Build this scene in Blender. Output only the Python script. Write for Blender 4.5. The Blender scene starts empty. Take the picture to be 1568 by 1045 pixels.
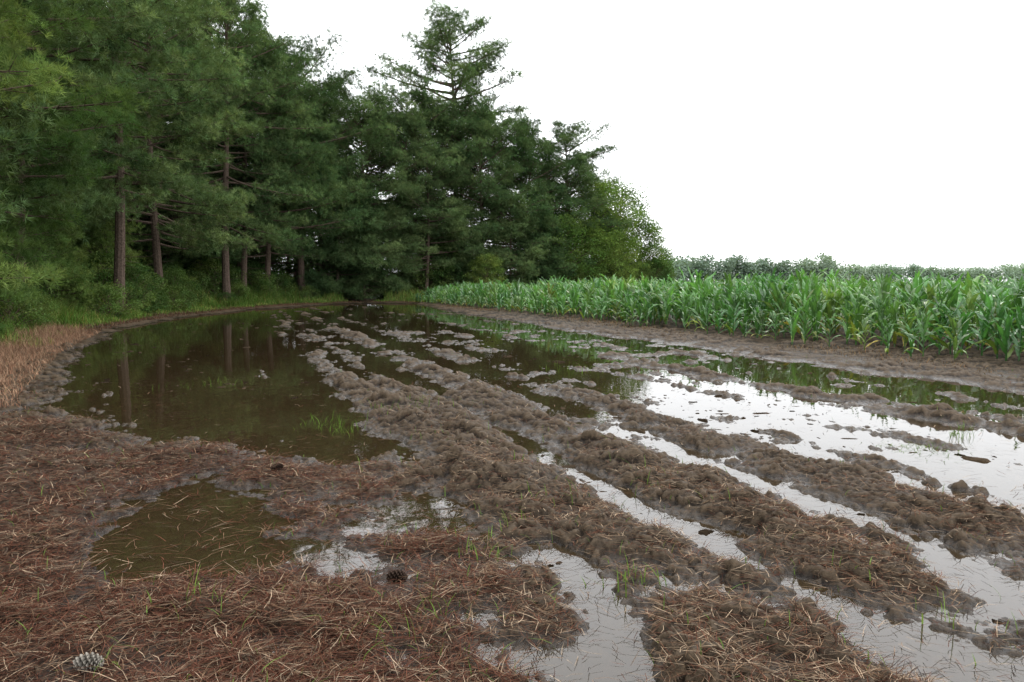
import bpy, math, random
import numpy as np
from mathutils import Vector
RS=np.random.RandomState

# ---------------------------------------------------------------- helpers
TAB=RS(11).rand(256,256).astype(np.float64)
TB2=RS(12).rand(256,256); TB3=RS(13).rand(256,256)
def vnoise(x,y,seed=0):
    x=x+seed*17.31; y=y-seed*9.77
    xf=np.floor(x); yf=np.floor(y)
    xi=xf.astype(np.int32)&255; yi=yf.astype(np.int32)&255
    fx=x-xf; fy=y-yf
    fx=fx*fx*(3-2*fx); fy=fy*fy*(3-2*fy)
    x1=(xi+1)&255; y1=(yi+1)&255
    a=TAB[xi,yi]; b=TAB[x1,yi]; c=TAB[xi,y1]; d=TAB[x1,y1]
    p=a+(b-a)*fx; q=c+(d-c)*fx
    return (p+(q-p)*fy)*2-1
def clods(x,y,seed=0):
    """lumps of soil: a tilted flat-topped lump of random height on every cell of a jittered grid"""
    x=x+seed*13.7; y=y-seed*7.3
    xf=np.floor(x); yf=np.floor(y); best=np.zeros_like(x)
    for i in (-1,0,1):
        for j in (-1,0,1):
            xi=(xf+i).astype(np.int32)&255; yi=(yf+j).astype(np.int32)&255
            ra=TAB[xi,yi]; rb=TB2[xi,yi]; hgt=TB3[xi,yi]
            dx=x-(xf+i+ra); dy=y-(yf+j+rb)
            R=.22+.65*hgt
            d2=(dx*dx*(.6+1.3*ra)+dy*dy*(.6+1.3*rb)+1.4*dx*dy*(hgt-.5))/(R*R)
            best=np.maximum(best,(.10+.90*hgt*hgt+.6*(ra-.5)*dx+.6*(rb-.5)*dy)*np.clip(1-d2*d2,0,1))
    return best
def rot(x,y,a):
    c,s=math.cos(a),math.sin(a); return x*c-y*s, x*s+y*c
def sstep(a,b,x):
    t=np.clip((x-a)/(b-a),0,1); return t*t*(3-2*t)

def make_mesh(name, V, blocks, mats, col=None, smooth=False, fmat=None, link=True):
    me=bpy.data.meshes.new(name)
    V=np.ascontiguousarray(V,dtype=np.float32)
    me.vertices.add(len(V)); me.vertices.foreach_set("co",V.ravel())
    loops=np.concatenate([b.ravel() for b in blocks]).astype(np.int32)
    tot=np.concatenate([np.full(len(b),b.shape[1]) for b in blocks]).astype(np.int32)
    start=np.concatenate([[0],np.cumsum(tot)[:-1]]).astype(np.int32)
    me.loops.add(len(loops)); me.loops.foreach_set("vertex_index",loops)
    me.polygons.add(len(tot)); me.polygons.foreach_set("loop_start",start)
    try: me.polygons.foreach_set("loop_total",tot)
    except Exception: pass
    if fmat is not None:
        mi=np.concatenate([np.full(len(b),m) for b,m in zip(blocks,fmat)]).astype(np.int32)
        me.polygons.foreach_set("material_index",mi)
    me.polygons.foreach_set("use_smooth",np.full(len(tot),bool(smooth)))
    if col is not None:
        at=me.color_attributes.new("tint",'FLOAT_COLOR','POINT')
        c=np.ones((len(V),4),dtype=np.float32); c[:,:col.shape[1]]=col
        at.data.foreach_set("color",c.ravel())
    for m in mats: me.materials.append(m)
    me.update(calc_edges=True)
    if link:
        ob=bpy.data.objects.new(name,me); bpy.context.scene.collection.objects.link(ob); return ob
    return me

class Acc:
    def __init__(s): s.V=[];s.C=[];s.Q=[[],[]];s.T=[[],[]];s.n=0
    def add(s,V,C,quads=None,tris=None,m=0):
        V=np.asarray(V,float).reshape(-1,3)
        C=np.broadcast_to(np.asarray(C,float),(len(V),3))
        s.V.append(V); s.C.append(C)
        if quads is not None and len(quads): s.Q[m].append(np.asarray(quads)+s.n)
        if tris is not None and len(tris): s.T[m].append(np.asarray(tris)+s.n)
        s.n+=len(V)
    def build(s,name,mats,smooth=False,link=True):
        bl=[];fm=[]
        for m in (0,1):
            if s.Q[m]: bl.append(np.concatenate(s.Q[m])); fm.append(m)
            if s.T[m]: bl.append(np.concatenate(s.T[m])); fm.append(m)
        return make_mesh(name,np.concatenate(s.V),bl,mats,np.concatenate(s.C),smooth,fm,link)

def tube(acc,P,R,sides,col,m=0):
    P=np.asarray(P,float); n=len(P); R=np.asarray(R,float)
    T=np.gradient(P,axis=0); T/=np.linalg.norm(T,axis=1)[:,None]+1e-9
    up=np.array([0,0,1.0]) if abs(T[:,2]).mean()<.8 else np.array([1.0,0,0])
    A=np.cross(T,up); A/=np.linalg.norm(A,axis=1)[:,None]+1e-9
    B=np.cross(T,A)
    a=np.arange(sides)*2*math.pi/sides
    V=P[:,None]+R[:,None,None]*(A[:,None]*np.cos(a)[None,:,None]+B[:,None]*np.sin(a)[None,:,None])
    i=np.arange(n-1)[:,None]*sides; j=np.arange(sides)[None]
    j2=(j+1)%sides
    F=np.stack([i+j,i+j2,i+sides+j2,i+sides+j],-1).reshape(-1,4)
    acc.add(V.reshape(-1,3),col,quads=F,m=m)

def unit(v): return v/(np.linalg.norm(v,axis=-1,keepdims=True)+1e-9)

def tufts(acc,C,D,k,L,w,tint,r,m=1,spread=1.0):
    n=len(C)
    rd=unit(r.normal(size=(n,k,3)))
    d=unit(D[:,None]*0.8+rd*spread)
    p=unit(np.cross(d,r.normal(size=(n,k,3))))
    LL=L*(.65+.6*r.rand(n,k,1))
    b=C[:,None]+rd*0.03
    V=np.stack([b-p*w*.5,b+p*w*.5,b+d*LL],2).reshape(-1,3)
    T=np.arange(n*k*3).reshape(-1,3)
    acc.add(V,np.repeat(tint,k*3,axis=0),tris=T,m=m)

def leaves(acc,C,size,tint,r,m=1,flat=.5):
    n=len(C)
    d=unit(r.normal(size=(n,3))*np.array([1,1,.6])+np.array([0,0,-.15]))
    nn=unit(r.normal(size=(n,3))*(1-flat)+np.array([0,0,flat*1.6]))
    p=unit(np.cross(d,nn))
    s=size*(.6+.8*r.rand(n,1))
    V=np.stack([C,C+d*s*.5+p*s*.28,C+d*s,C+d*s*.5-p*s*.28],1).reshape(-1,3)
    acc.add(V,np.repeat(tint,4,axis=0),quads=np.arange(n*4).reshape(-1,4),m=m)

# ---------------------------------------------------------------- materials
def newmat(name):
    m=bpy.data.materials.new(name); m.use_nodes=True
    nt=m.node_tree; nt.nodes.clear()
    out=nt.nodes.new('ShaderNodeOutputMaterial'); return m,nt,out
def N(nt,t,**kw):
    n=nt.nodes.new(t)
    for k,v in kw.items(): setattr(n,k,v)
    return n
def mixc(nt,fac,a,b,mode='MIX'):
    n=nt.nodes.new('ShaderNodeMix'); n.data_type='RGBA'; n.blend_type=mode
    for s,v in ((n.inputs[0],fac),(n.inputs[6],a),(n.inputs[7],b)):
        if isinstance(v,bpy.types.NodeSocket): nt.links.new(v,s)
        elif isinstance(v,(int,float)): s.default_value=v
        else: s.default_value=(*v,1)
    return n.outputs[2]
def mapr(nt,v,a,b,c=0.,d=1.):
    n=nt.nodes.new('ShaderNodeMapRange'); n.inputs[1].default_value=a;n.inputs[2].default_value=b;n.inputs[3].default_value=c;n.inputs[4].default_value=d
    nt.links.new(v,n.inputs[0]); return n.outputs[0]
def noise(nt,scale,detail=4,rough=.6,vec=None):
    n=N(nt,'ShaderNodeTexNoise'); n.inputs['Scale'].default_value=scale; n.inputs['Detail'].default_value=detail; n.inputs['Roughness'].default_value=rough
    if vec is not None: nt.links.new(vec,n.inputs['Vector'])
    return n.outputs['Fac']

def foliage_mat(name,c1,c2,transl=.25,objvar=True,nscale=.6,gloss=0):
    m,nt,out=newmat(name); L=nt.links.new
    at=N(nt,'ShaderNodeVertexColor',layer_name='tint')
    geo=N(nt,'ShaderNodeNewGeometry')
    nz=mapr(nt,noise(nt,nscale,0,.6,geo.outputs['Position']),.35,.65)
    c=mixc(nt,nz,c1,c2)
    c=mixc(nt,1.0,c,at.outputs['Color'],'MULTIPLY')
    if objvar:
        oi=N(nt,'ShaderNodeObjectInfo')
        hs=N(nt,'ShaderNodeHueSaturation')
        L(mapr(nt,oi.outputs['Random'],0,1,.485,.515),hs.inputs['Hue'])
        L(mapr(nt,oi.outputs['Random'],0,1,1.25,.78),hs.inputs['Value'])
        L(c,hs.inputs['Color']); c=hs.outputs['Color']
    if gloss:
        p=N(nt,'ShaderNodeBsdfPrincipled'); p.inputs['Roughness'].default_value=.33; p.inputs['Specular IOR Level'].default_value=gloss; L(c,p.inputs['Base Color'])
    else:
        p=N(nt,'ShaderNodeBsdfDiffuse'); L(c,p.inputs['Color'])
    t=N(nt,'ShaderNodeBsdfTranslucent'); L(mixc(nt,1.,c,(1.25,1.35,.6),'MULTIPLY'),t.inputs['Color'])
    mx=N(nt,'ShaderNodeMixShader'); mx.inputs[0].default_value=transl
    L(p.outputs[0],mx.inputs[1]); L(t.outputs[0],mx.inputs[2]); L(mx.outputs[0],out.inputs[0])
    return m
def tint_mat(name,base,nscale=40,bump=0.0,var=True):
    m,nt,out=newmat(name); L=nt.links.new
    at=N(nt,'ShaderNodeVertexColor',layer_name='tint'); geo=N(nt,'ShaderNodeNewGeometry')
    nf=noise(nt,nscale,1,.6,geo.outputs['Position'])
    c=mixc(nt,mapr(nt,nf,.3,.7),tuple(b*.65 for b in base),tuple(b*1.3 for b in base))
    c=mixc(nt,1.0,c,at.outputs['Color'],'MULTIPLY')
    p=N(nt,'ShaderNodeBsdfDiffuse'); L(c,p.inputs['Color'])
    if bump>0:
        b=N(nt,'ShaderNodeBump'); b.inputs['Strength'].default_value=.8; b.inputs['Distance'].default_value=bump
        L(nf,b.inputs['Height']); L(b.outputs[0],p.inputs['Normal'])
    L(p.outputs[0],out.inputs[0]); return m

M_bark=tint_mat('pine_bark',(.100,.074,.058),14,.03)
M_pine=foliage_mat('pine_foliage',(.064,.106,.046),(.106,.162,.068),.24)
M_pine_dark=foliage_mat('cedar_foliage',(.080,.130,.042),(.118,.18,.055),.28)
M_broad=foliage_mat('broadleaf_foliage',(.085,.150,.036),(.125,.195,.052),.3)
M_shrub=foliage_mat('shrub_foliage',(.065,.118,.038),(.115,.18,.052),.26)
M_corn=foliage_mat('corn_leaf',(.046,.128,.038),(.078,.175,.050),.28,False,.35,.6)
M_grass=foliage_mat('grass_blade',(.075,.140,.030),(.125,.19,.048),.25,False,.8)
M_dry=tint_mat('dry_grass',(.25,.175,.125),3)
M_litter=tint_mat('pine_needle_litter',(1,1,1),30)
M_cone=tint_mat('pine_cone_scale',(1,1,1),90,.002)
M_debris=tint_mat('mud_debris',(.034,.025,.017),60)
M_far=foliage_mat('distant_foliage',(.17,.23,.18),(.23,.29,.225),.2,False,.02)  # aerial haze put into the leaf colour: paler and bluish

# ---------------------------------------------------------------- terrain
SD=(-.319,.948)
def st(x,y): return x*SD[0]+y*SD[1], x*.948+y*.319     # s along rows, t across
POLY=np.array([(-2.7,7.5),(-4.5,8.8),(-5.9,10.3),(-6.9,12.5),(-9.0,17),(-12.4,26),(-13.8,34),(-14.0,45),(-12.1,55),(-10.3,58.5),(-6.6,57),
 (-3.0,41.5),(2.9,22.7),(9.3,3.7),(12.7,-6.3),(4.5,-5),(1.6,-1.5),(.35,2.6),(-.1,4.4),(-.8,6.6)])
def poly_sd(x,y):
    shp=x.shape; x=x.ravel();y=y.ravel()
    d=np.full(len(x),1e9); ins=np.zeros(len(x),bool)
    n=len(POLY)
    for i in range(n):
        a=POLY[i];b=POLY[(i+1)%n]; e=b-a
        wx=x-a[0];wy=y-a[1]
        h=np.clip((wx*e[0]+wy*e[1])/(e@e),0,1)
        d=np.minimum(d,(wx-h*e[0])**2+(wy-h*e[1])**2)
        c=(a[1]>y)!=(b[1]>y)
        xi=(b[0]-a[0])*(y-a[1])/(b[1]-a[1]+1e-12)+a[0]
        ins^= c&(x<xi)
    d=np.sqrt(d)
    return (np.where(ins,-d,d)).reshape(shp)
RIDGES=[(-1.5,.11,.040,1),(-.5,.12,.050,1),(.45,.13,.058,1),(1.70,.23,.082,0),(2.14,.19,.070,0),(3.12,.33,.092,0),(4.27,.31,.084,0),
        (5.0,.14,.060,1),(6.1,.17,.072,1),(7.25,.28,.082,0),(8.9,.16,.060,1)]
def gauss(x,y,cx,cy,rx,ry,a):
    dx,dy=rot(x-cx,y-cy,-a); return np.exp(-((dx/rx)**2+(dy/ry)**2))
def litter_zone(sd,t,r):
    return np.clip(sstep(-.1,.9,sd)*(1-sstep(3.0,4.5,t))*(1-sstep(7.5,11,r)),0,1)
def terrain(x,y,fine=True):
    s,t=st(x,y); r=np.hypot(x,y)
    w1=vnoise(x*3.1,y*3.1,33); w2=vnoise(x*3.1,y*3.1,34)
    sd=poly_sd(x+.25*vnoise(x*.8,y*.8,3)+.13*w1,y+.35*vnoise(x*.8,y*.8,4)+.13*w2)
    out=sstep(-.35,.5,sd)
    nearf=1-sstep(8,14,r)
    bank=.030+.10*sstep(.5,6,sd)
    pool=-.050-.03*sstep(0,2.5,-sd)
    rowz=sstep(.9,1.3,t)
    base=pool*(1-rowz)-.042*rowz
    base=base+.040*gauss(x,y,-.6,9.2,1.2,3.0,math.radians(18))+.025*gauss(x,y,.8,4.9,.45,1.5,math.radians(30))
    sh=1-sstep(6,11,s)
    base=base+.030*sh*rowz*(1-sstep(4.0,4.8,t))
    base=base+(.022*vnoise(s*.5,t*1.6,21)+.028*vnoise(s*1.6,t*2.8,24))*rowz
    base=base-.058*np.exp(-((t-2.60-.09*vnoise(s*.8,0*s,91)-.05*vnoise(s*2.8,0*s,93))/.11)**2)*(1-sstep(10,14,s))-.053*np.exp(-((t-3.72-.07*vnoise(s*.8,0*s,92)-.05*vnoise(s*2.8,0*s,94))/.14)**2)
    ridge=0*x
    wid=1-.35*sstep(9,22,s)
    n5=vnoise(s*5,t*4,66); n3=vnoise(s*3,t*3,8)
    for i,(c,w,h,brk) in enumerate(RIDGES):
        tt=t-c-.12*vnoise(s*.45,0*s+i*3.3,5)-.10*vnoise(s*1.9,t*.6+i*2.3,6)-.07*n5
        amp=h*(.85+.50*vnoise(s*.8,0*s+i*5.1,7)+.50*n3)
        if brk: amp=amp*sstep(-.35,.4,vnoise(s*.55,0*s+i*7.7,9))
        amp=amp*(1-.35*sstep(12,30,s))*(1-.6*sstep(9,20,s)*sstep(.2,-.3,vnoise(s*.5,0*s+i*4.7,10)))
        ridge=ridge+amp*np.exp(-(tt/(w*wid))**2)
    z=base*(1-out)+ (ridge*(1-out))+bank*out
    z=z-.12*gauss(x,y,-2.05,5.0,.48,1.05,math.radians(22))*nearf
    z=z-.065*gauss(x,y,-.75,5.25,.50,.36,0)
    z=z-.055*gauss(x,y,-1.1,4.45,.34,.28,0)
    z=z-.055*gauss(x,y,-1.5,7.3,.55,.5,0)
    z=z-.095*gauss(x,y,.30,4.3,.13,.75,math.radians(12))
    z=z-.100*gauss(x,y,.48,3.2,.20,.60,math.radians(-6))
    xr,yr=rot(x,y,.6)
    wet=np.where(z>-.03,1.,.7)
    z=z+wet*(.022*vnoise(xr*1.7,yr*1.7,12)+.024*vnoise(xr*4.2,yr*4.2,13))
    if fine:
        f=(1-sstep(25,60,r))*(1-.4*litter_zone(sd,t,r))
        wx=x+.04*w1+.022*vnoise(x*13,y*13,18)+.008*vnoise(x*37,y*37,28); wy=y+.04*w2+.022*vnoise(x*13,y*13,19)+.008*vnoise(x*37,y*37,29)
        pn=vnoise(x*2.3,y*2.3,27)+.4*vnoise(x*6,y*6,37)
        patch=.18+.82*sstep(-.25,.45,pn); patch3=.25+.75*sstep(.3,-.4,pn)
        c1=clods(wx*5.5,wy*5.5,1)*sstep(-.1,.35,vnoise(x*1.7,y*1.7,26)); c2=clods(xr*11+1.2*(wx-x)*11,yr*11+1.2*(wy-y)*11,2)
        z=z+f*(wet*(.056*c1+.050*(c2-.28)*patch)+.012*vnoise(x*21,y*21,15)+.006*vnoise(xr*44,yr*44,16))
        k=r<20
        if k.any():
            c3=clods(wx[k]*25,wy[k]*25,3); z[k]+=(f*patch3)[k]*.020*(c3-.28)*(1-sstep(12,20,r[k]))
    z=z+sstep(2,5,sd)*.05+out*sstep(12,40,r)*.05
    return z,sd,s,t,r

ang=np.concatenate([np.linspace(-180,-42,25)[:-1],np.linspace(-42,40,1001),np.linspace(40,180,25)[1:]])
ang=np.radians(ang)
rad=[0.02,.3,.6,.9,1.2,1.5,1.8,2.1,2.35]
while rad[-1]<26: rad.append(rad[-1]*1.0034)
while rad[-1]<80: rad.append(rad[-1]*1.012)
while rad[-1]<1600: rad.append(rad[-1]*1.06)
rad=np.array(rad)
A,Rr=np.meshgrid(ang,rad)
X=np.sin(A)*Rr; Y=np.cos(A)*Rr
Z,SDm,S,T,RRr=terrain(X,Y)
nr,na=X.shape
idx=np.arange(nr*na).reshape(nr,na)
F=np.stack([idx[:-1,:-1],idx[:-1,1:],idx[1:,1:],idx[1:,:-1]],-1).reshape(-1,4)[:,::-1]
litter=litter_zone(SDm,T,RRr)
gr=np.clip(sstep(1.2,3.0,SDm)*sstep(10,16,RRr)+sstep(90,140,RRr),0,1)
gr=np.where(T>8,sstep(100,140,RRr),gr)
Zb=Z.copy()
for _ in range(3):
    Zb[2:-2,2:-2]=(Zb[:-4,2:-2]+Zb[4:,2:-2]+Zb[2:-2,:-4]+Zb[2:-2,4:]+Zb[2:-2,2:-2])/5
relief_shade=np.clip(.5+(Z-Zb)/.024,0,1)  # height against local mean, mask for the painted crevice shade
col=np.stack([litter,gr,relief_shade],-1).reshape(-1,3)

m,nt,out=newmat('wet_mud_ground'); L=nt.links.new
geo=N(nt,'ShaderNodeNewGeometry'); at=N(nt,'ShaderNodeVertexColor',layer_name='tint')
sep=N(nt,'ShaderNodeSeparateColor'); L(at.outputs['Color'],sep.inputs[0])
xyz=N(nt,'ShaderNodeSeparateXYZ'); L(geo.outputs['Position'],xyz.inputs[0])
P=geo.outputs['Position']
nbig=noise(nt,1.3,2,.6,P); nfine=noise(nt,38,5,.72,P)
mud=mixc(nt,mapr(nt,nfine,.38,.62),(.014,.010,.006),(.068,.048,.031))
mud=mixc(nt,mapr(nt,nbig,.4,.65,0,.45),mud,(.030,.022,.015))
lit=mixc(nt,mapr(nt,nfine,.35,.65),(.010,.006,.004),(.046,.025,.016))
c=mixc(nt,mapr(nt,sep.outputs[0],0,1,0,.8),mud,lit)
c=mixc(nt,mapr(nt,sep.outputs[2],.5,1,0,.50),c,(.105,.077,.051))  # crests lightened in the colour, counterpart of the painted crevice shade
c=mixc(nt,mapr(nt,sep.outputs[2],.05,.5,.85,0),c,(.006,.004,.003))  # crevice shade painted into the mud colour, together with damper soil in hollows
grs=mixc(nt,mapr(nt,nbig,.4,.6),(.025,.036,.012),(.050,.080,.022))
c=mixc(nt,sep.outputs[1],c,grs)
wet=N(nt,'ShaderNodeMath',operation='ADD'); L(xyz.outputs['Z'],wet.inputs[0]); L(mapr(nt,nfine,.3,.7,-.015,.015),wet.inputs[1])
wf=mapr(nt,wet.outputs[0],.002,.040,1,0)
c=mixc(nt,mapr(nt,wf,0,1,0,.60),c,(.013,.009,.006))
p=N(nt,'ShaderNodeBsdfPrincipled'); L(c,p.inputs['Base Color'])
L(mapr(nt,wf,0,1,.55,.18),p.inputs['Roughness']); L(mapr(nt,wf,0,1,.06,.26),p.inputs['Specular IOR Level'])
b=N(nt,'ShaderNodeBump'); b.inputs['Strength'].default_value=1; b.inputs['Distance'].default_value=.012
L(nfine,b.inputs['Height']); L(b.outputs[0],p.inputs['Normal']); L(p.outputs[0],out.inputs[0])
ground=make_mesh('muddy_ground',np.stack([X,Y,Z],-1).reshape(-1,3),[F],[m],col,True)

# water
m,nt,out=newmat('flood_water'); L=nt.links.new
geo=N(nt,'ShaderNodeNewGeometry')
bp=N(nt,'ShaderNodeBump'); bp.inputs['Strength'].default_value=.4; bp.inputs['Distance'].default_value=.0035
mp=N(nt,'ShaderNodeMapping'); mp.inputs['Scale'].default_value=(1,.6,1); L(geo.outputs['Position'],mp.inputs[0])
L(noise(nt,5,2,.5,mp.outputs[0]),bp.inputs['Height'])
fr=N(nt,'ShaderNodeFresnel'); fr.inputs['IOR'].default_value=1.60; L(bp.outputs[0],fr.inputs['Normal'])
gl=N(nt,'ShaderNodeBsdfGlossy'); gl.inputs['Roughness'].default_value=.018; L(bp.outputs[0],gl.inputs['Normal'])
tr=N(nt,'ShaderNodeBsdfTransparent'); tr.inputs[0].default_value=(.86,.70,.48,1)
df=N(nt,'ShaderNodeBsdfDiffuse'); df.inputs[0].default_value=(.062,.043,.021,1)
m1=N(nt,'ShaderNodeMixShader'); m1.inputs[0].default_value=.36; L(tr.outputs[0],m1.inputs[1]); L(df.outputs[0],m1.inputs[2])
m2=N(nt,'ShaderNodeMixShader'); L(fr.outputs[0],m2.inputs[0]); L(m1.outputs[0],m2.inputs[1]); L(gl.outputs[0],m2.inputs[2])
L(m2.outputs[0],out.inputs[0])
gx=np.linspace(-18,16,18); gy=np.linspace(-8,62,36); GX,GY=np.meshgrid(gx,gy)
ii=np.arange(GX.size).reshape(GX.shape)
WF=np.stack([ii[:-1,:-1],ii[:-1,1:],ii[1:,1:],ii[1:,:-1]],-1).reshape(-1,4)
make_mesh('flood_water',np.stack([GX,GY,0*GX],-1).reshape(-1,3),[WF],[m])

def gz(x,y): return terrain(np.atleast_1d(np.float64(x)),np.atleast_1d(np.float64(y)))[0]

# ---------------------------------------------------------------- litter needles and straw
def litter_obj():
    acc=Acc(); r=RS(5)
    n=460000
    a=np.radians(r.uniform(-42,40,n)); rr=np.exp(r.uniform(math.log(2.5),math.log(14),n))
    x=np.sin(a)*rr; y=np.cos(a)*rr
    z,sd,s,t,_=terrain(x,y)
    clump=vnoise(x*2.2,y*2.2,31)*.5+.5; cl2=vnoise(x*6,y*6,32)*.5+.5; big=vnoise(x*.9,y*.9,36)
    pr=np.where(z<.0,.055,sstep(.0,.030,z))
    zone=sstep(-.3,.6,sd)*(1-sstep(3,4,t))
    pr=pr*(zone*1.0+(1-zone)*(.36-.20*sstep(5,10,rr)))*(.03+clump*.8+cl2*.35)*(1+.5*big)
    k=r.rand(n)<pr
    x,y,z,zone,rr=x[k],y[k],z[k],zone[k],rr[k]; n=len(x)
    z=np.maximum(z,.001)
    Ln=r.uniform(.05,.18,n)*np.where(zone>.5,1,.8); w=.0013+.00034*rr
    th=r.uniform(0,2*math.pi,n)+1.5*vnoise(x*3,y*3,35); tilt=np.abs(r.normal(0,.11,n))+.01
    up=(r.rand(n)<.03)*(z>.01); tilt=np.where(up,r.uniform(.3,1.1,n),tilt); Ln=np.where(up,Ln*.6,Ln)
    d=np.stack([np.cos(th)*np.cos(tilt),np.sin(th)*np.cos(tilt),np.sin(tilt)],-1)
    pz=np.stack([-np.sin(th),np.cos(th),0*th],-1)
    c0=np.stack([x,y,z+.003+r.rand(n)*.012],-1)
    bend=pz*(r.normal(0,.08,n)*Ln)[:,None]
    c1=c0+d*Ln[:,None]*.5+bend*.7; c2=c0+d*Ln[:,None]*np.array([1,1,.7])
    W=(pz*w[:,None])*.5
    V=np.stack([c0-W,c0+W,c1-W,c1+W,c2-W*.4,c2+W*.4],1).reshape(-1,3)
    o=np.arange(n)[:,None]*6
    Q=np.concatenate([o+np.array([0,1,3,2]),o+np.array([2,3,5,4])])
    pal=np.array([(.100,.042,.027),(.056,.026,.018),(.145,.092,.057),(.30,.225,.155),(.080,.059,.044),(.018,.011,.008)])
    u=r.rand(n); ci=np.where(zone>.5,np.digitize(u,[.30,.55,.70,.78,.86]),np.digitize(u,[.14,.28,.52,.66,.85]))
    C=np.repeat(pal[ci]*r.uniform(.5,1.4,(n,1)),6,axis=0)
    acc.add(V,C,quads=Q); acc.build('pine_needle_litter',[M_litter])
litter_obj()

def debris():
    acc=Acc(); r=RS(9); n=8000
    a=np.radians(r.uniform(-44,42,n)); rr=np.exp(r.uniform(math.log(4),math.log(42),n))
    x=np.sin(a)*rr; y=np.cos(a)*rr
    z,sd,s,t,_=terrain(x,y,False)
    cl=vnoise(x*.55,y*.55,41)+.6*vnoise(x*2.4,y*2.4,42)
    k=(z<.01)&(r.rand(n)<sstep(-.1,.8,cl)*.8*sstep(3,8,rr))&(sd<0)
    x,y,rr=x[k],y[k],rr[k]; n=len(x)
    m_=8; th=np.arange(m_)*2*math.pi/m_
    sz=np.exp(r.normal(math.log(.017),.6,n))*(1+rr*.05); el=r.uniform(.12,.6,n); ro=r.uniform(0,6.28,n)
    px=np.cos(th)[None]*sz[:,None]*r.uniform(.4,1.6,(n,m_)); py=np.sin(th)[None]*sz[:,None]*el[:,None]*r.uniform(.4,1.6,(n,m_))
    c,s_=np.cos(ro)[:,None],np.sin(ro)[:,None]
    bx=x[:,None]+px*c-py*s_; by=y[:,None]+px*s_+py*c
    base=np.stack([bx,by,np.full_like(bx,-.002)],-1)
    top=np.stack([x[:,None]*.3+bx*.7,y[:,None]*.3+by*.7,(sz*r.uniform(.05,.25,n))[:,None]*r.uniform(.5,1.2,(n,m_))],-1)
    V=np.concatenate([base,top],1).reshape(-1,3)
    o=(np.arange(n)*m_*2)[:,None,None]; j=np.arange(m_)[None,:,None]
    Q=(o+np.concatenate([j,(j+1)%m_,(j+1)%m_+m_,j+m_],-1)).reshape(-1,4)
    C=np.repeat(r.uniform(.4,1.9,(n,1))*np.ones((1,3)),m_*2,axis=0)
    acc.add(V,C,quads=Q)
    cap=(np.arange(n)*m_*2)[:,None]+m_
    acc.Q[0].append(cap+np.array([0,1,2,3])); acc.Q[0].append(cap+np.array([0,3,4,7])); acc.Q[0].append(cap+np.array([4,5,6,7]))
    acc.build('floating_mud_debris',[M_debris])
debris()

def blades(acc,x,y,z,h,w,lean,tint,r,segs=3,m=0):
    n=len(x); th=r.uniform(0,6.283,n)
    d=np.stack([np.cos(th),np.sin(th),0*th],-1); p=np.stack([-np.sin(th),np.cos(th),0*th],-1)
    ks=np.linspace(0,1,segs+1)
    pts=[];
    for k in ks:
        c=np.stack([x,y,z],-1)+d*(lean*h*k**1.8)[:,None]; c[:,2]+=h*(k-.35*np.minimum(lean,1.2)*k*k)
        ww=(w*(1-k)**.6*.5+.0004)[:,None]*p
        pts+= [c-ww,c+ww]
    V=np.stack(pts,1).reshape(-1,3); q=2*(segs+1)
    o=np.arange(n)[:,None]*q
    Q=np.concatenate([o+np.array([2*i,2*i+1,2*i+3,2*i+2]) for i in range(segs)])
    acc.add(V,np.repeat(tint,q,axis=0),quads=Q,m=m)

def seedlings():
    acc=Acc(); r=RS(15)
    cl=[(-1.9,8.6,.35,45),(-1.65,8.2,.2,30),(-.15,4.35,.09,16),(.62,4.0,.14,14),(.5,3.9,.1,8),(3.65,7.3,.30,160),(4.3,7.9,.12,30),(-1.45,3.55,.12,12),(-.35,3.6,.15,12),
        (-.5,3.3,.2,14),(.0,4.8,.15,12),(.25,5.4,.2,10),(1.9,3.4,.2,8),(.95,5.9,.3,10),(-1.3,9.5,.5,40),(-4.6,12,.5,30),(1.1,14,.8,60),(4.6,8.3,.2,12),(2.9,3.3,.2,8)]
    for (cx,cy,sp,n) in cl:
        x=cx+r.normal(0,sp*.5,n); y=cy+r.normal(0,sp*.6,n); z=np.maximum(gz(x,y),-.01)
        flat=.35 if n==160 else 1
        blades(acc,x,y,z,r.uniform(.05,.15,n)*flat,r.uniform(.003,.007,n),r.uniform(.2,1.0,n)/flat,np.repeat(r.uniform(.7,1.4,(n,1)),3,1)*np.array([1,1,.8]),r)
    n=1500; a=np.radians(r.uniform(-40,40,n)); rr=np.exp(r.uniform(math.log(2.6),math.log(20),n)); x=np.sin(a)*rr;y=np.cos(a)*rr; z=gz(x,y); k=z>-.01
    x,y,z=x[k],y[k],z[k]; n=len(x)
    blades(acc,x,y,z,r.uniform(.03,.10,n),r.uniform(.002,.006,n),r.uniform(.2,1.2,n),np.repeat(r.uniform(.6,1.3,(n,1)),3,1),r)
    acc.build('grass_seedlings',[M_grass])
seedlings()

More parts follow.
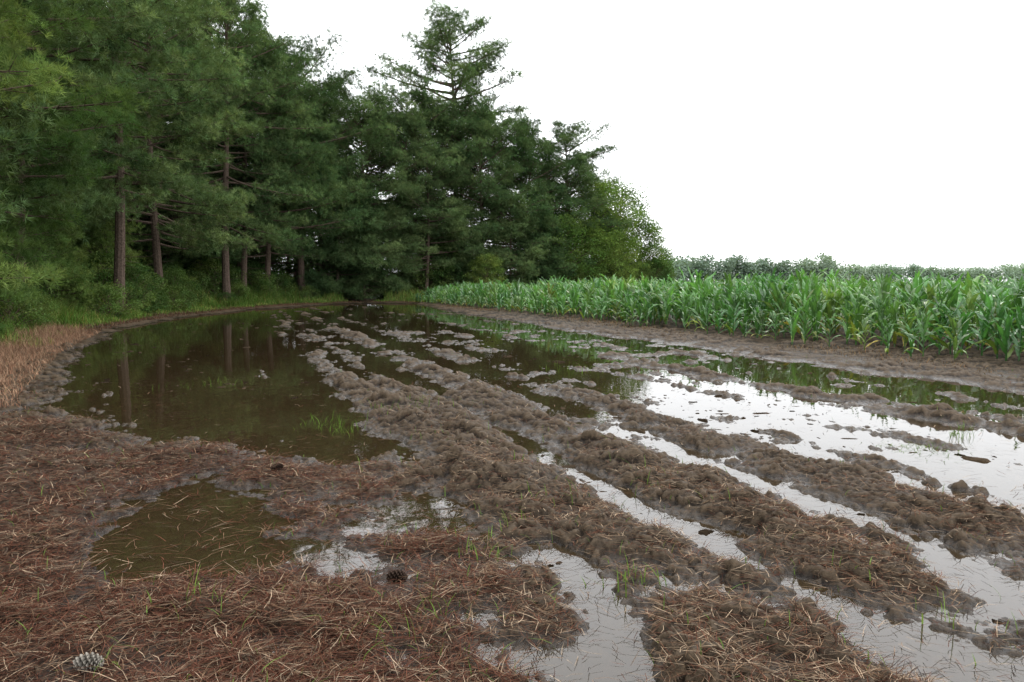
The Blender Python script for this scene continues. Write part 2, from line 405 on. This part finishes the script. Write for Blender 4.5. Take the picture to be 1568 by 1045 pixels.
def along_shore(r,n,dmin,dmax,y0,y1):
    seg=POLY[1:11]; L_=np.linalg.norm(np.diff(seg,axis=0),axis=1); cum=np.concatenate([[0],np.cumsum(L_)])
    u=r.uniform(0,cum[-1],n); j=np.clip(np.searchsorted(cum,u)-1,0,len(L_)-1)
    f=(u-cum[j])/L_[j]; a=seg[j]; b=seg[j+1]; p=a+(b-a)*f[:,None]; e=unit(b-a); nrm=np.stack([-e[:,1],e[:,0]],-1)
    d=r.uniform(dmin,dmax,n); q=p+nrm*d[:,None]
    k=(q[:,1]>y0)&(q[:,1]<y1); return q[k,0],q[k,1],d[k]
def bank():
    r=RS(21); acc=Acc()
    x,y,d=along_shore(r,90000,.7,5.0,18,64)
    cl=vnoise(x*.7,y*.7,51)+.5*vnoise(x*2.5,y*2.5,52)
    k=(r.rand(len(x))<np.clip(.55+cl,0.05,1)*sstep(.6,1.6,d)); x,y,d,cl=x[k],y[k],d[k],cl[k]; n=len(x)
    h=(.12+.60*sstep(.8,3.2,d))*(.5+.8*r.rand(n))*(1+.5*cl)
    tn=np.repeat(r.uniform(.6,1.7,(n,1)),3,1); dr=(r.rand(n)<.20)[:,None]; tn=np.where(dr,tn*np.array([1.9,1.05,1.6]),tn)
    blades(acc,x,y,gz(x,y),h,.012+.012*r.rand(n)+.0003*y,r.uniform(.1,.9,n),tn,r)
    n=12000; x=r.uniform(-14,-6.5,n); y=r.uniform(9,20,n); sd=poly_sd(x,y); k=(sd>3.4)&(sd<9)&(r.rand(n)<.3+.6*(vnoise(x,y,77)>0)); x,y=x[k],y[k]; n=len(x)
    blades(acc,x,y,gz(x,y),r.uniform(.15,.6,n),.010+.01*r.rand(n),r.uniform(.1,.9,n),np.repeat(r.uniform(.6,1.3,(n,1)),3,1),r)
    acc.build('bank_grass',[M_grass])
    acc=Acc(); x,y,d=along_shore(r,140000,.30,4.6,9.6,24)
    cl=vnoise(x*.6,y*.6,61)
    k=(r.rand(len(x))<np.clip(.75+cl*1.0,0,1)); x,y,d=x[k],y[k],d[k]; n=len(x)
    pal=np.array([(1,.92,.84),(1.05,.80,.70),(.6,.50,.45),(1.4,1.3,1.15)])
    blades(acc,x,y,gz(x,y),r.uniform(.08,.42,n)*(.30+.70*sstep(.3,1.3,d)),.003+.005*r.rand(n),r.uniform(.2,1.3,n),pal[r.randint(0,4,n)],r)
    x,y,d=along_shore(r,16000,.3,1.7,24,64); n=len(x)
    blades(acc,x,y,gz(x,y),r.uniform(.03,.14,n),.010+.010*r.rand(n),r.uniform(.2,1.3,n),pal[r.randint(0,4,n)]*.45,r)
    n=7000; s=r.uniform(2,60,n); t=r.normal(11.9,.4,n); x=.948*t+SD[0]*s; y=.319*t+SD[1]*s
    k=vnoise(s*.35,t,71)>.05; x,y=x[k],y[k]; n=len(x)
    blades(acc,x,y,gz(x,y),r.uniform(.03,.12,n),.005+.008*r.rand(n),r.uniform(.3,1.6,n),pal[r.randint(0,4,n)]*np.array([.7,.75,.6]),r)
    acc.build('dead_grass',[M_dry])
bank()

# ---------------------------------------------------------------- corn
def corn_plant(r,segs,nl):
    acc=Acc()
    tube(acc,[(0,0,0),(0.01,0,.4),(0,.01,.72)],[.016,.013,.006],5 if segs>4 else 3,(.9,1.0,.8))
    az=r.uniform(0,6.28)
    for i in range(nl):
        f=i/(nl-1); zb=.08+.60*f; az+=math.pi+r.normal(0,.35)
        ln=(.40+.45*math.sin(math.pi*min(1,f*.75+.22)))*r.uniform(.85,1.15)*.80
        el=math.radians(55+26*f+r.normal(0,6)); ks=np.linspace(0,1,segs+1)
        dr=np.array([math.cos(az),math.sin(az),0]); pd=np.array([-math.sin(az),math.cos(az),0])
        cur=np.array([0,0,zb]); pts=[cur]; droop=r.uniform(.7,2.2)*(1-.45*f)
        for k in ks[1:]:
            e=el-droop*k**1.7
            cur=cur+(dr*math.cos(e)+np.array([0,0,math.sin(e)]))*ln/segs; pts.append(cur)
        pts=np.array(pts)
        w=.086*np.power(np.sin(np.pi*np.clip(ks*.82+.16,0,1)),.8)*(1-ks**4)+.002
        tw=r.normal(0,.7)
        Tn=unit(np.gradient(pts,axis=0)); 
        side=unit(pd+np.cross(Tn,pd)*(tw*ks)[:,None]); nrm=np.cross(Tn,side)
        wav=.015*np.sin(ks*14+r.rand()*6)[:,None]*nrm
        V=np.stack([pts-side*w[:,None]*.5+nrm*w[:,None]*-.18+wav,pts,pts+side*w[:,None]*.5+nrm*w[:,None]*-.18-wav],1).reshape(-1,3)
        o=np.arange(segs)[:,None]*3
        Q=np.concatenate([o+np.array([0,1,4,3]),o+np.array([1,2,5,4])])
        br=r.uniform(.7,1.25); 
        C=np.repeat((br*(np.array([[1,1,1]])*(1+.25*ks[:,None])*(1,1,.95))),3,axis=0); C[1::3]*=1.35
        if i==0 and r.rand()<.6: C=C*np.array([2.4,1.3,.9])
        acc.add(V,C,quads=Q)
    return np.concatenate(acc.V),np.concatenate(acc.C),np.concatenate(acc.Q[0])
def corn():
    r=RS(33); hi=[corn_plant(r,8,9) for _ in range(9)]; lo=[corn_plant(r,4,7) for _ in range(6)]
    acc=Acc()
    def put(var,s,t,sc,br):
        n=len(s)
        x=.948*t+SD[0]*s; y=.319*t+SD[1]*s; z=gz(x,y)-.01
        vi=r.randint(0,len(var),n)
        for v in range(len(var)):
            k=np.where(vi==v)[0]
            if not len(k): continue
            V,C,Q=var[v]; a=r.uniform(0,6.28,len(k)); c,s_=np.cos(a)[:,None],np.sin(a)[:,None]; q=sc[k][:,None]; hh=q*r.uniform(.86,1.18,(len(k),1))
            VV=np.stack([(V[None,:,0]*c-V[None,:,1]*s_)*q+x[k][:,None],(V[None,:,0]*s_+V[None,:,1]*c)*q+y[k][:,None],V[None,:,2]*hh+z[k][:,None]],-1)
            yl=np.stack([1+.5*np.maximum(0,r.normal(0,.6,len(k))),np.ones(len(k)),np.ones(len(k))],-1)
            CC=C[None]*br[k][:,None,None]*yl[:,None,:]
            QQ=Q[None]+(np.arange(len(k))*len(V))[:,None,None]
            acc.add(VV.reshape(-1,3),CC.reshape(-1,3),quads=QQ.reshape(-1,4))
    t=12.3; row=0
    while t<95:
        if row<4: sp=.27; var=hi
        elif row<12: sp=.36; var=lo
        else: sp=.7; var=lo
        smax=58 if t<24 else 58+ (t-24)*1.1
        s=np.arange(-2,smax,sp); s=s+r.normal(0,sp*.25,len(s))
        k=r.rand(len(s))>(.42 if row==0 else .13); s=s[k]
        tt=t+r.normal(0,.07,len(s))
        hv=vnoise(s*.25,0*s+row*.3,81)
        sc=(1.11+.16*hv+r.normal(0,.10,len(s)))*(.62 if row==0 else .84 if row==1 else 1)*1.18*(1-.14*sstep(22,48,s))
        put(var,s,tt,sc,r.uniform(.7,1.25,len(s))*(1+.15*hv))
        t+= .84 if row<14 else 1.4; row+=1
    acc.build('corn_crop',[M_corn])
corn()

# ---------------------------------------------------------------- trees
def pine(name,seed,H,cb,R,nl,mode='full',mat=None,tl=.22,tk=13,tw=.025,dens=1.0,np_=10,sg_=.26):
    r=RS(seed); acc=Acc(); mat=mat or M_pine
    zs=np.linspace(0,H,12); ph=r.rand()*6
    bx=.18*np.sin(zs*.25+ph)+.02*zs*r.normal(0,.6); by=.18*np.cos(zs*.22+ph)
    bx-=bx[0]; by-=by[0]
    r0=.0120*H*(1.15 if mode=='open' else 1)
    tube(acc,np.stack([bx,by,zs*.97],-1),r0*(1-zs/H)**.75+.012+.25*r0*np.exp(-zs*2),9,(1,1,1))
    CC=[];DD=[];TT=[]
    def puff(c,n,s,td,tb):
        o=r.normal(0,1,(n,3))*np.array([s,s,s*.55])
        CC.append(c+o); DD.append(unit(o)*.75+td*.35+np.array([0,0,.45])); TT.append(np.repeat(np.array([[tb*r.uniform(.9,1.15),tb,tb]]),n,0)*r.uniform(.85,1.15,(n,1)))
    az=r.rand()*6
    for i in range(nl):
        f=(i+r.rand()*.9)/nl
        z=H*(cb+(1-cb)*.93*f)
        az+=2.4+r.normal(0,.5)
        if mode=='full': pr=math.sqrt(max(0,1-((f-.30)/.76)**2))*.95
        elif mode=='open': pr=math.sqrt(max(0,1-((f-.45)/.60)**2))*.95
        else: pr=math.sqrt(max(0,1-((f-.15)/.90)**2))*(1-.25*f)
        pr=max(pr,.13)
        lv=.20 if mode!='open' else .14
        lobe=1+lv*math.sin(az*2+z*.9+seed)+lv*math.sin(z*1.7+seed*2)
        ln=R*pr*lobe*(r.uniform(.75,1.1) if mode!='open' else r.uniform(.62,1.05))
        el=math.radians((-14 if mode!='open' else -6)+(52 if mode!='open' else 34)*f**1.5+r.normal(0,9))
        dr=np.array([math.cos(az)*math.cos(el),math.sin(az)*math.cos(el),math.sin(el)])
        sx=np.interp(z,zs,bx); sy=np.interp(z,zs,by); st_=np.array([sx,sy,z])
        ks=np.linspace(0,1,6); side=np.array([-math.sin(az),math.cos(az),0]); cv=r.normal(0,.2)
        cu=.14
        off=lambda k: dr*k*ln+np.array([0,0,cu*k*k*ln])+side*(k*k*ln*cv)
        pts=st_+np.array([off(k) for k in ks])
        tube(acc,pts,(.012*ln+.010)*(1-ks*.85)*(1.4 if mode=='open' else 1),4,(1,1,1))
        k0=.32 if mode!='open' else .42-.30*f
        nt_=max(4,int((2+ln*2.9)*dens))
        for j in range(nt_):
            k=k0+(1-k0)*((j+r.rand())/nt_)**.8
            p=st_+off(k)
            sg=1 if j%2 else -1; ta=az+sg*r.uniform(.2,1.2); te=el*.4+r.normal(.25,.30)
            td=np.array([math.cos(ta)*math.cos(te),math.sin(ta)*math.cos(te),math.sin(te)])
            tln=(.26*ln*(1.15-k)+.28)*r.uniform(.6,1.25)
            q=p+td*tln
            if tln>.35: tube(acc,np.stack([p,q]),[.012,.005],3,(.9,.9,.9))
            puff(q-td*tln*.15,int(np_*r.uniform(.7,1.4)),sg_*r.uniform(.75,1.25),td,r.uniform(.50,1.45))
        puff(pts[-1],np_+2,sg_,dr,r.uniform(.8,1.3))
    top=np.array([bx[-1],by[-1],H*.97])
    for q in range(6): puff(top-np.array([0,0,.35*q])+r.normal(0,.15,3),np_,sg_*(.7+.2*q),np.array([0,0,.6]),1.1)
    for i in range(9):
        z=H*cb*r.uniform(.35,1.0)
        if z<1.5: continue
        a=r.rand()*6.28; ln=r.uniform(.4,1.6); p=np.array([np.interp(z,zs,bx),np.interp(z,zs,by),z])
        tube(acc,np.stack([p,p+np.array([math.cos(a),math.sin(a),r.uniform(-.3,.3)])*ln]),[.018,.005],3,(.9,.9,.9))
    C=np.concatenate(CC);D=unit(np.concatenate(DD));T_=np.concatenate(TT)
    tufts(acc,C,D,tk,tl,tw,T_,r,spread=.95)
    return acc.build(name,[M_bark,mat],link=False)

def broad(name,seed,H,R,nclump,nleaf,size,mat,zb=.12,stem=True):
    r=RS(seed); acc=Acc()
    if stem:
        zs=np.linspace(0,H*.8,8); tube(acc,np.stack([.1*np.sin(zs*.5),.1*np.cos(zs*.4)-.1,zs],-1),.016*H*(1-zs/H)+.01,8,(1.3,1.25,1.2))
    Cs=[];Ts=[]
    for i in range(nclump):
        f=(i+.5)/nclump; z=H*(zb+(1-zb)*f)
        pr=math.sin(math.pi*min(1,max(.0,(f*.80+.16))))**.6
        a=i*2.4+r.normal(0,.4); rd=R*pr*math.sqrt(r.uniform(.15,1.1))
        c=np.array([math.cos(a)*rd,math.sin(a)*rd,z])
        b=np.array([0,0,max(.05,z-rd*.6-.2)])
        ks=np.linspace(0,1,5)[:,None]; pts=b+(c-b)*ks+np.array([0,0,1])*(np.sin(ks*math.pi)*.1*rd)
        tube(acc,pts,(.010*rd+.008)*(1-ks[:,0]*.8),4,(1.2,1.15,1.1))
        cr=R*r.uniform(.16,.30)
        n=int(nleaf*r.uniform(.6,1.3)); d=unit(r.normal(size=(n,3)))*(r.rand(n,1)**.45)*cr*np.array([1.15,1.15,.7])
        Cs.append(c+d+unit(r.normal(size=(n,3)))*.08*R*(r.rand(n,1)**3)*2); tb=r.uniform(.7,1.25); Ts.append(np.repeat(np.array([[tb*r.uniform(.9,1.2),tb,tb]]),n,0)*r.uniform(.75,1.25,(n,1)))
    leaves(acc,np.concatenate(Cs),size,np.concatenate(Ts),r)
    return acc.build(name,[M_bark,mat],link=False)

V_tall=[pine('pine_a',101,19.5,.23,4.6,84),pine('pine_b',102,18.0,.27,4.2,76),pine('pine_c',103,17.0,.19,4.8,84)]
V_round=[pine('pine_round_a',104,15.5,.10,5.2,96),pine('pine_round_b',105,13.5,.08,4.8,90)]
V_open=[pine('pine_open_a',119,22,.48,5.6,72,'open',tk=15,np_=12,tw=.023,sg_=.30),pine('pine_open_b',112,16.5,.30,4.8,60,'open',tk=15,np_=12,tw=.023,sg_=.30)]
V_young=[pine('young_pine_a',121,9,.05,2.9,80,'young'),pine('young_pine_b',122,6.5,.04,2.5,68,'young')]
V_cedar=[pine('cedar_a',131,6.5,.02,2.3,100,'young',M_pine_dark,tl=.15,tk=13,tw=.022,np_=8,sg_=.2)]
V_nearp=[pine('near_pine',141,12,.15,4.3,88,'full',M_pine_dark,tl=.18,tk=20,tw=.013,np_=9,sg_=.2)]
V_broad=[broad('broadleaf_a',151,10.5,4.2,120,190,.18,M_broad),broad('broadleaf_b',152,8,3.5,100,180,.16,M_broad)]
V_shrub=[broad('shrub_a',161,2.2,1.25,60,110,.09,M_shrub,.05,False),broad('shrub_b',162,1.5,1.1,50,100,.08,M_shrub,.05,False),broad('shrub_c',163,3.6,1.7,90,110,.12,M_shrub,.05,False)]
def place(me,name,x,y,sc=1,rz=None,zs=1,r=random):
    ob=bpy.data.objects.new(name,me); bpy.context.scene.collection.objects.link(ob)
    ob.location=(x,y,float(gz(x,y)[0])-.05); ob.rotation_euler=(0,0,r.uniform(0,6.28) if rz is None else rz); ob.scale=(sc,sc,sc*zs); return ob
random.seed(3)
for me,x,y,sc,rz in [(V_open[0],-4.9,71,1.05,.3),(V_open[1],5.3,78,.96,1.2),(V_open[1],.6,75,.96,3.9),(V_open[1],-8.5,66,1.0,5.1),(V_open[1],-15.0,59,1.08,0.8),(V_tall[0],-19.0,58,1.03,2.),
        (V_round[0],-11.6,64,1.0,1.),(V_round[0],-7.0,68,.98,2.2),(V_round[0],-2.6,69,.98,.4),(V_round[1],1.8,73,1.0,5),(V_round[1],5.2,75,.9,4.),(V_tall[0],-22,52,1.05,1.),(V_round[1],-14.2,62,1.1,3.3),(V_round[0],-16.5,63,1.0,.3),(V_tall[2],-6.7,64.5,.70,3.3),(V_round[0],-4.6,74,1.1,3.),
        (V_round[1],-12.5,70,1.1,2.),(V_round[1],-18.5,68,1.1,1.)]:
    place(me,'pine_tree',x,y,sc,rz)
for x,y,sc in [(-12.9,61,1.0),(-11.1,62.2,.75),(-9.6,63.4,.8),(-3.6,67,.85),(-6.0,70.5,.8),(-.2,68,.95),(2.4,70,.85)]:
    place(V_young[0],'pine_tree',x,y,sc)
for me,x,y,sc in [(V_broad[0],7.6,77,1.0),(V_broad[0],10.2,80,1.0),(V_broad[1],12.6,82,.90),(V_broad[1],6.2,74,.85),(V_broad[1],14.3,84,.62),(V_broad[1],4.2,71.5,.85),(V_broad[1],-2.0,64.5,.42),(V_broad[0],9.5,86,.8),(V_broad[1],9.3,75,.6)]:
    place(me,'broadleaf_tree',x,y,sc)
line=np.array([(-11.8,7.5),(-13.0,13),(-14.2,18),(-16.0,25),(-17.4,34),(-17.9,44),(-16.8,54),(-15,61)])
def lerp_line(u,off):
    L_=np.linalg.norm(np.diff(line,axis=0),axis=1); cum=np.concatenate([[0],np.cumsum(L_)]); d=u*cum[-1]
    j=min(len(L_)-1,max(0,int(np.searchsorted(cum,d)-1))); f=(d-cum[j])/L_[j]; p=line[j]+(line[j+1]-line[j])*f; e=(line[j+1]-line[j])/L_[j]
    return p+np.array([-e[1],e[0]])*off
for me,x,y,sc in [(V_tall[1],-16.0,33.5,1.0),(V_tall[0],-16.4,47.5,.95),(V_tall[2],-15.9,53.5,.95),(V_tall[1],-16.6,51.0,.9),(V_tall[0],-16.2,27.0,.95),(V_tall[2],-17.2,40.5,1.0),(V_tall[2],-15.0,20.5,.95)]:
    place(me,'pine_tree',x,y,sc)
for row,(off,n) in enumerate([(4.5,11),(9,9),(14.5,8)]):
    for i in range(n):
        p=lerp_line((i+random.uniform(.15,.85))/n*.93,off+random.uniform(-1.2,1.2))
        place(random.choice(V_tall+V_round[:1]) if row<1 else random.choice(V_tall[2:]+V_round),'pine_tree',p[0],p[1],random.uniform(.92,1.08))
for off,n in [(6.0,10),(11,10)]:
    for i in range(n):
        p=lerp_line((i+random.uniform(.1,.9))/n,off+random.uniform(-.8,.8))
        place(random.choice(V_young),'pine_tree',p[0],p[1],random.uniform(.7,1.05))
place(V_nearp[0],'pine_tree',-12.1,13.8,.95,1.6); place(V_nearp[0],'pine_tree',-14.8,20.5,1.05,3.4); place(V_cedar[0],'cedar_tree',-11.2,13.4,.72); place(V_cedar[0],'cedar_tree',-12.6,17.6,.72); place(V_cedar[0],'cedar_tree',-16.8,30,.7); place(V_cedar[0],'cedar_tree',-18.0,37,.75)
for off,n in [(-1.0,32),(.8,32),(5,24),(9,22)]:
    for i in range(n):
        p=lerp_line((i+random.uniform(.0,1))/n,off+random.uniform(-.9,.9))
        place(random.choice(V_shrub[:2]) if off<3 else V_shrub[2],'understory_shrub',p[0],p[1],random.uniform(.7,1.25) if off<3 and off>0 else random.uniform(.45,.95) if off<0 else random.uniform(.9,1.4))
for i in range(32):
    u=i/31; x=-16+u*31; y=60.5+u*20+(2 if u<.15 else 0); place(random.choice(V_shrub),'understory_shrub',x+random.uniform(-.6,.6),y+random.uniform(-1,1.5),random.uniform(.8,1.25))

# distant tree line
def distant():
    r=RS(55); acc=Acc(); Cs=[];Ts=[]
    def add(x,y,h,w,n,tb):
        m_=6
        for q in range(m_):
            cx=x+r.normal(0,w*.25); cr=w*r.uniform(.34,.50); cz=(h-cr*.8)*r.uniform(.35,1.0)
            k=n//m_; d=unit(r.normal(size=(k,3)))*(r.rand(k,1)**.35)*cr; d[:,2]*=.8
            c=np.array([cx,y+r.normal(0,w*.2),cz])+d; c[:,2]=np.clip(c[:,2],.2,None)
            Cs.append(c); Ts.append(np.repeat(np.array([[tb,tb,tb]]),k,0)*r.uniform(.88,1.12,(k,1))*r.uniform(.85,1.15))
        k=n//3; c=np.stack([x+r.normal(0,w*.55,k),y+r.normal(0,1,k),r.uniform(0,h*.7,k)],-1); Cs.append(c); Ts.append(np.full((k,3),tb)*r.uniform(.85,1,(k,1)))
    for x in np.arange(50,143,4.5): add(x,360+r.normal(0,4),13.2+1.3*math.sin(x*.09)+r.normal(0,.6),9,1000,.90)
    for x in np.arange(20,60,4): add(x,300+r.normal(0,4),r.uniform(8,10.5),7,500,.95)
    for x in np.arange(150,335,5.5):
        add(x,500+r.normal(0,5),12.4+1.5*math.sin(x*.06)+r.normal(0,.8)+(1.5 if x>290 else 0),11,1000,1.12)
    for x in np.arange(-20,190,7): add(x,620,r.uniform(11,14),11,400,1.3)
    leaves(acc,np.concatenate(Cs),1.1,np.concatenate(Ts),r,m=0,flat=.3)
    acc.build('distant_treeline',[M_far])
distant()

# ---------------------------------------------------------------- pine cones
def cone_mesh(seed,tone,open_=.9):
    r=RS(seed); acc=Acc(); Lc=.085
    tube(acc,[(0,0,0),(0,0,Lc*.5),(0,0,Lc)],[.010,.012,.003],8,np.array(tone)*.35)
    n=95
    for i in range(n):
        f=i/n; a=i*2.39996; z=Lc*(.02+.95*f); R=.030*math.sin(math.pi*(.16+.80*f))**.75
        el=math.radians(-12+70*f)*open_
        d=np.array([math.cos(a)*math.cos(el),math.sin(a)*math.cos(el),math.sin(el)]); p=np.array([-math.sin(a),math.cos(a),0]); u=np.cross(d,p)*-1
        o=np.array([0,0,z]); w=.0075*(.6+.6*math.sin(math.pi*(.15+.7*f)))
        V=np.array([o-p*w*.3,o+p*w*.3,o+d*R*.75+p*w,o+d*R*.75-p*w,o+d*R+p*w*.5+u*.003,o+d*R-p*w*.5+u*.003,o+d*R*1.04+u*.006,o+d*R*.75+u*.0045])
        t_=np.array(tone); C=np.array([t_*.25,t_*.25,t_*.6,t_*.6,t_*1.1,t_*1.1,t_*1.5,t_*.8])
        acc.add(V,C,quads=[(0,1,2,3),(3,2,4,5)],tris=[(5,4,6),(2,7,4),(4,7,6),(6,7,5),(5,7,3),(3,7,2)])
    return acc.build('cone_mesh',[M_cone],link=False)
CG=cone_mesh(1,(.22,.20,.17),1.0); CD=cone_mesh(2,(.050,.034,.026)); 
for me,x,y,sc,a,b in [(CG,-1.66,3.06,1.25,1.45,1.35),(CD,-.62,4.05,1.2,1.45,1.2),(CD,-1.85,6.25,1.1,1.3,2),(CD,-2.9,6.6,1.0,1.5,3)]:
    ob=bpy.data.objects.new('pine_cone',me); bpy.context.scene.collection.objects.link(ob)
    ob.location=(x,y,max(float(gz(x,y)[0]),-.005)+.016*sc); ob.rotation_euler=(a,0,b); ob.scale=(sc,)*3

# ---------------------------------------------------------------- world, sun, camera
sc=bpy.context.scene
w=bpy.data.worlds.new("World"); sc.world=w; w.use_nodes=True; nt=w.node_tree; nt.nodes.clear()
sky=nt.nodes.new('ShaderNodeTexSky'); sky.sky_type='NISHITA'; sky.sun_disc=False; sky.sun_elevation=math.radians(58); sky.sun_rotation=math.radians(40); sky.dust_density=4
mx=nt.nodes.new('ShaderNodeMix'); mx.data_type='RGBA'; mx.inputs[0].default_value=.9; mx.inputs[7].default_value=(17.5,17.8,18.2,1)
nt.links.new(sky.outputs[0],mx.inputs[6])
bg=nt.nodes.new('ShaderNodeBackground'); bg.inputs[1].default_value=.15; nt.links.new(mx.outputs[2],bg.inputs[0])
wo=nt.nodes.new('ShaderNodeOutputWorld'); nt.links.new(bg.outputs[0],wo.inputs[0])
sl=bpy.data.lights.new('sun','SUN'); sl.energy=1.5; sl.angle=math.radians(15); sl.color=(1,.96,.9)
so=bpy.data.objects.new('sun',sl); sc.collection.objects.link(so)
el,az=math.radians(58),math.radians(40)
dv=Vector((math.sin(az)*math.cos(el),math.cos(az)*math.cos(el),math.sin(el)))
so.rotation_euler=dv.to_track_quat('Z','Y').to_euler()
cam=bpy.data.cameras.new('camera'); co=bpy.data.objects.new('camera',cam); sc.collection.objects.link(co)
co.location=(0,0,1.5); co.rotation_euler=(math.radians(90-4.1),0,0); cam.lens=29; cam.sensor_width=36; cam.clip_start=.05; cam.clip_end=4000
sc.camera=co
sc.view_settings.view_transform='Standard'; sc.view_settings.look='None'; sc.view_settings.exposure=0
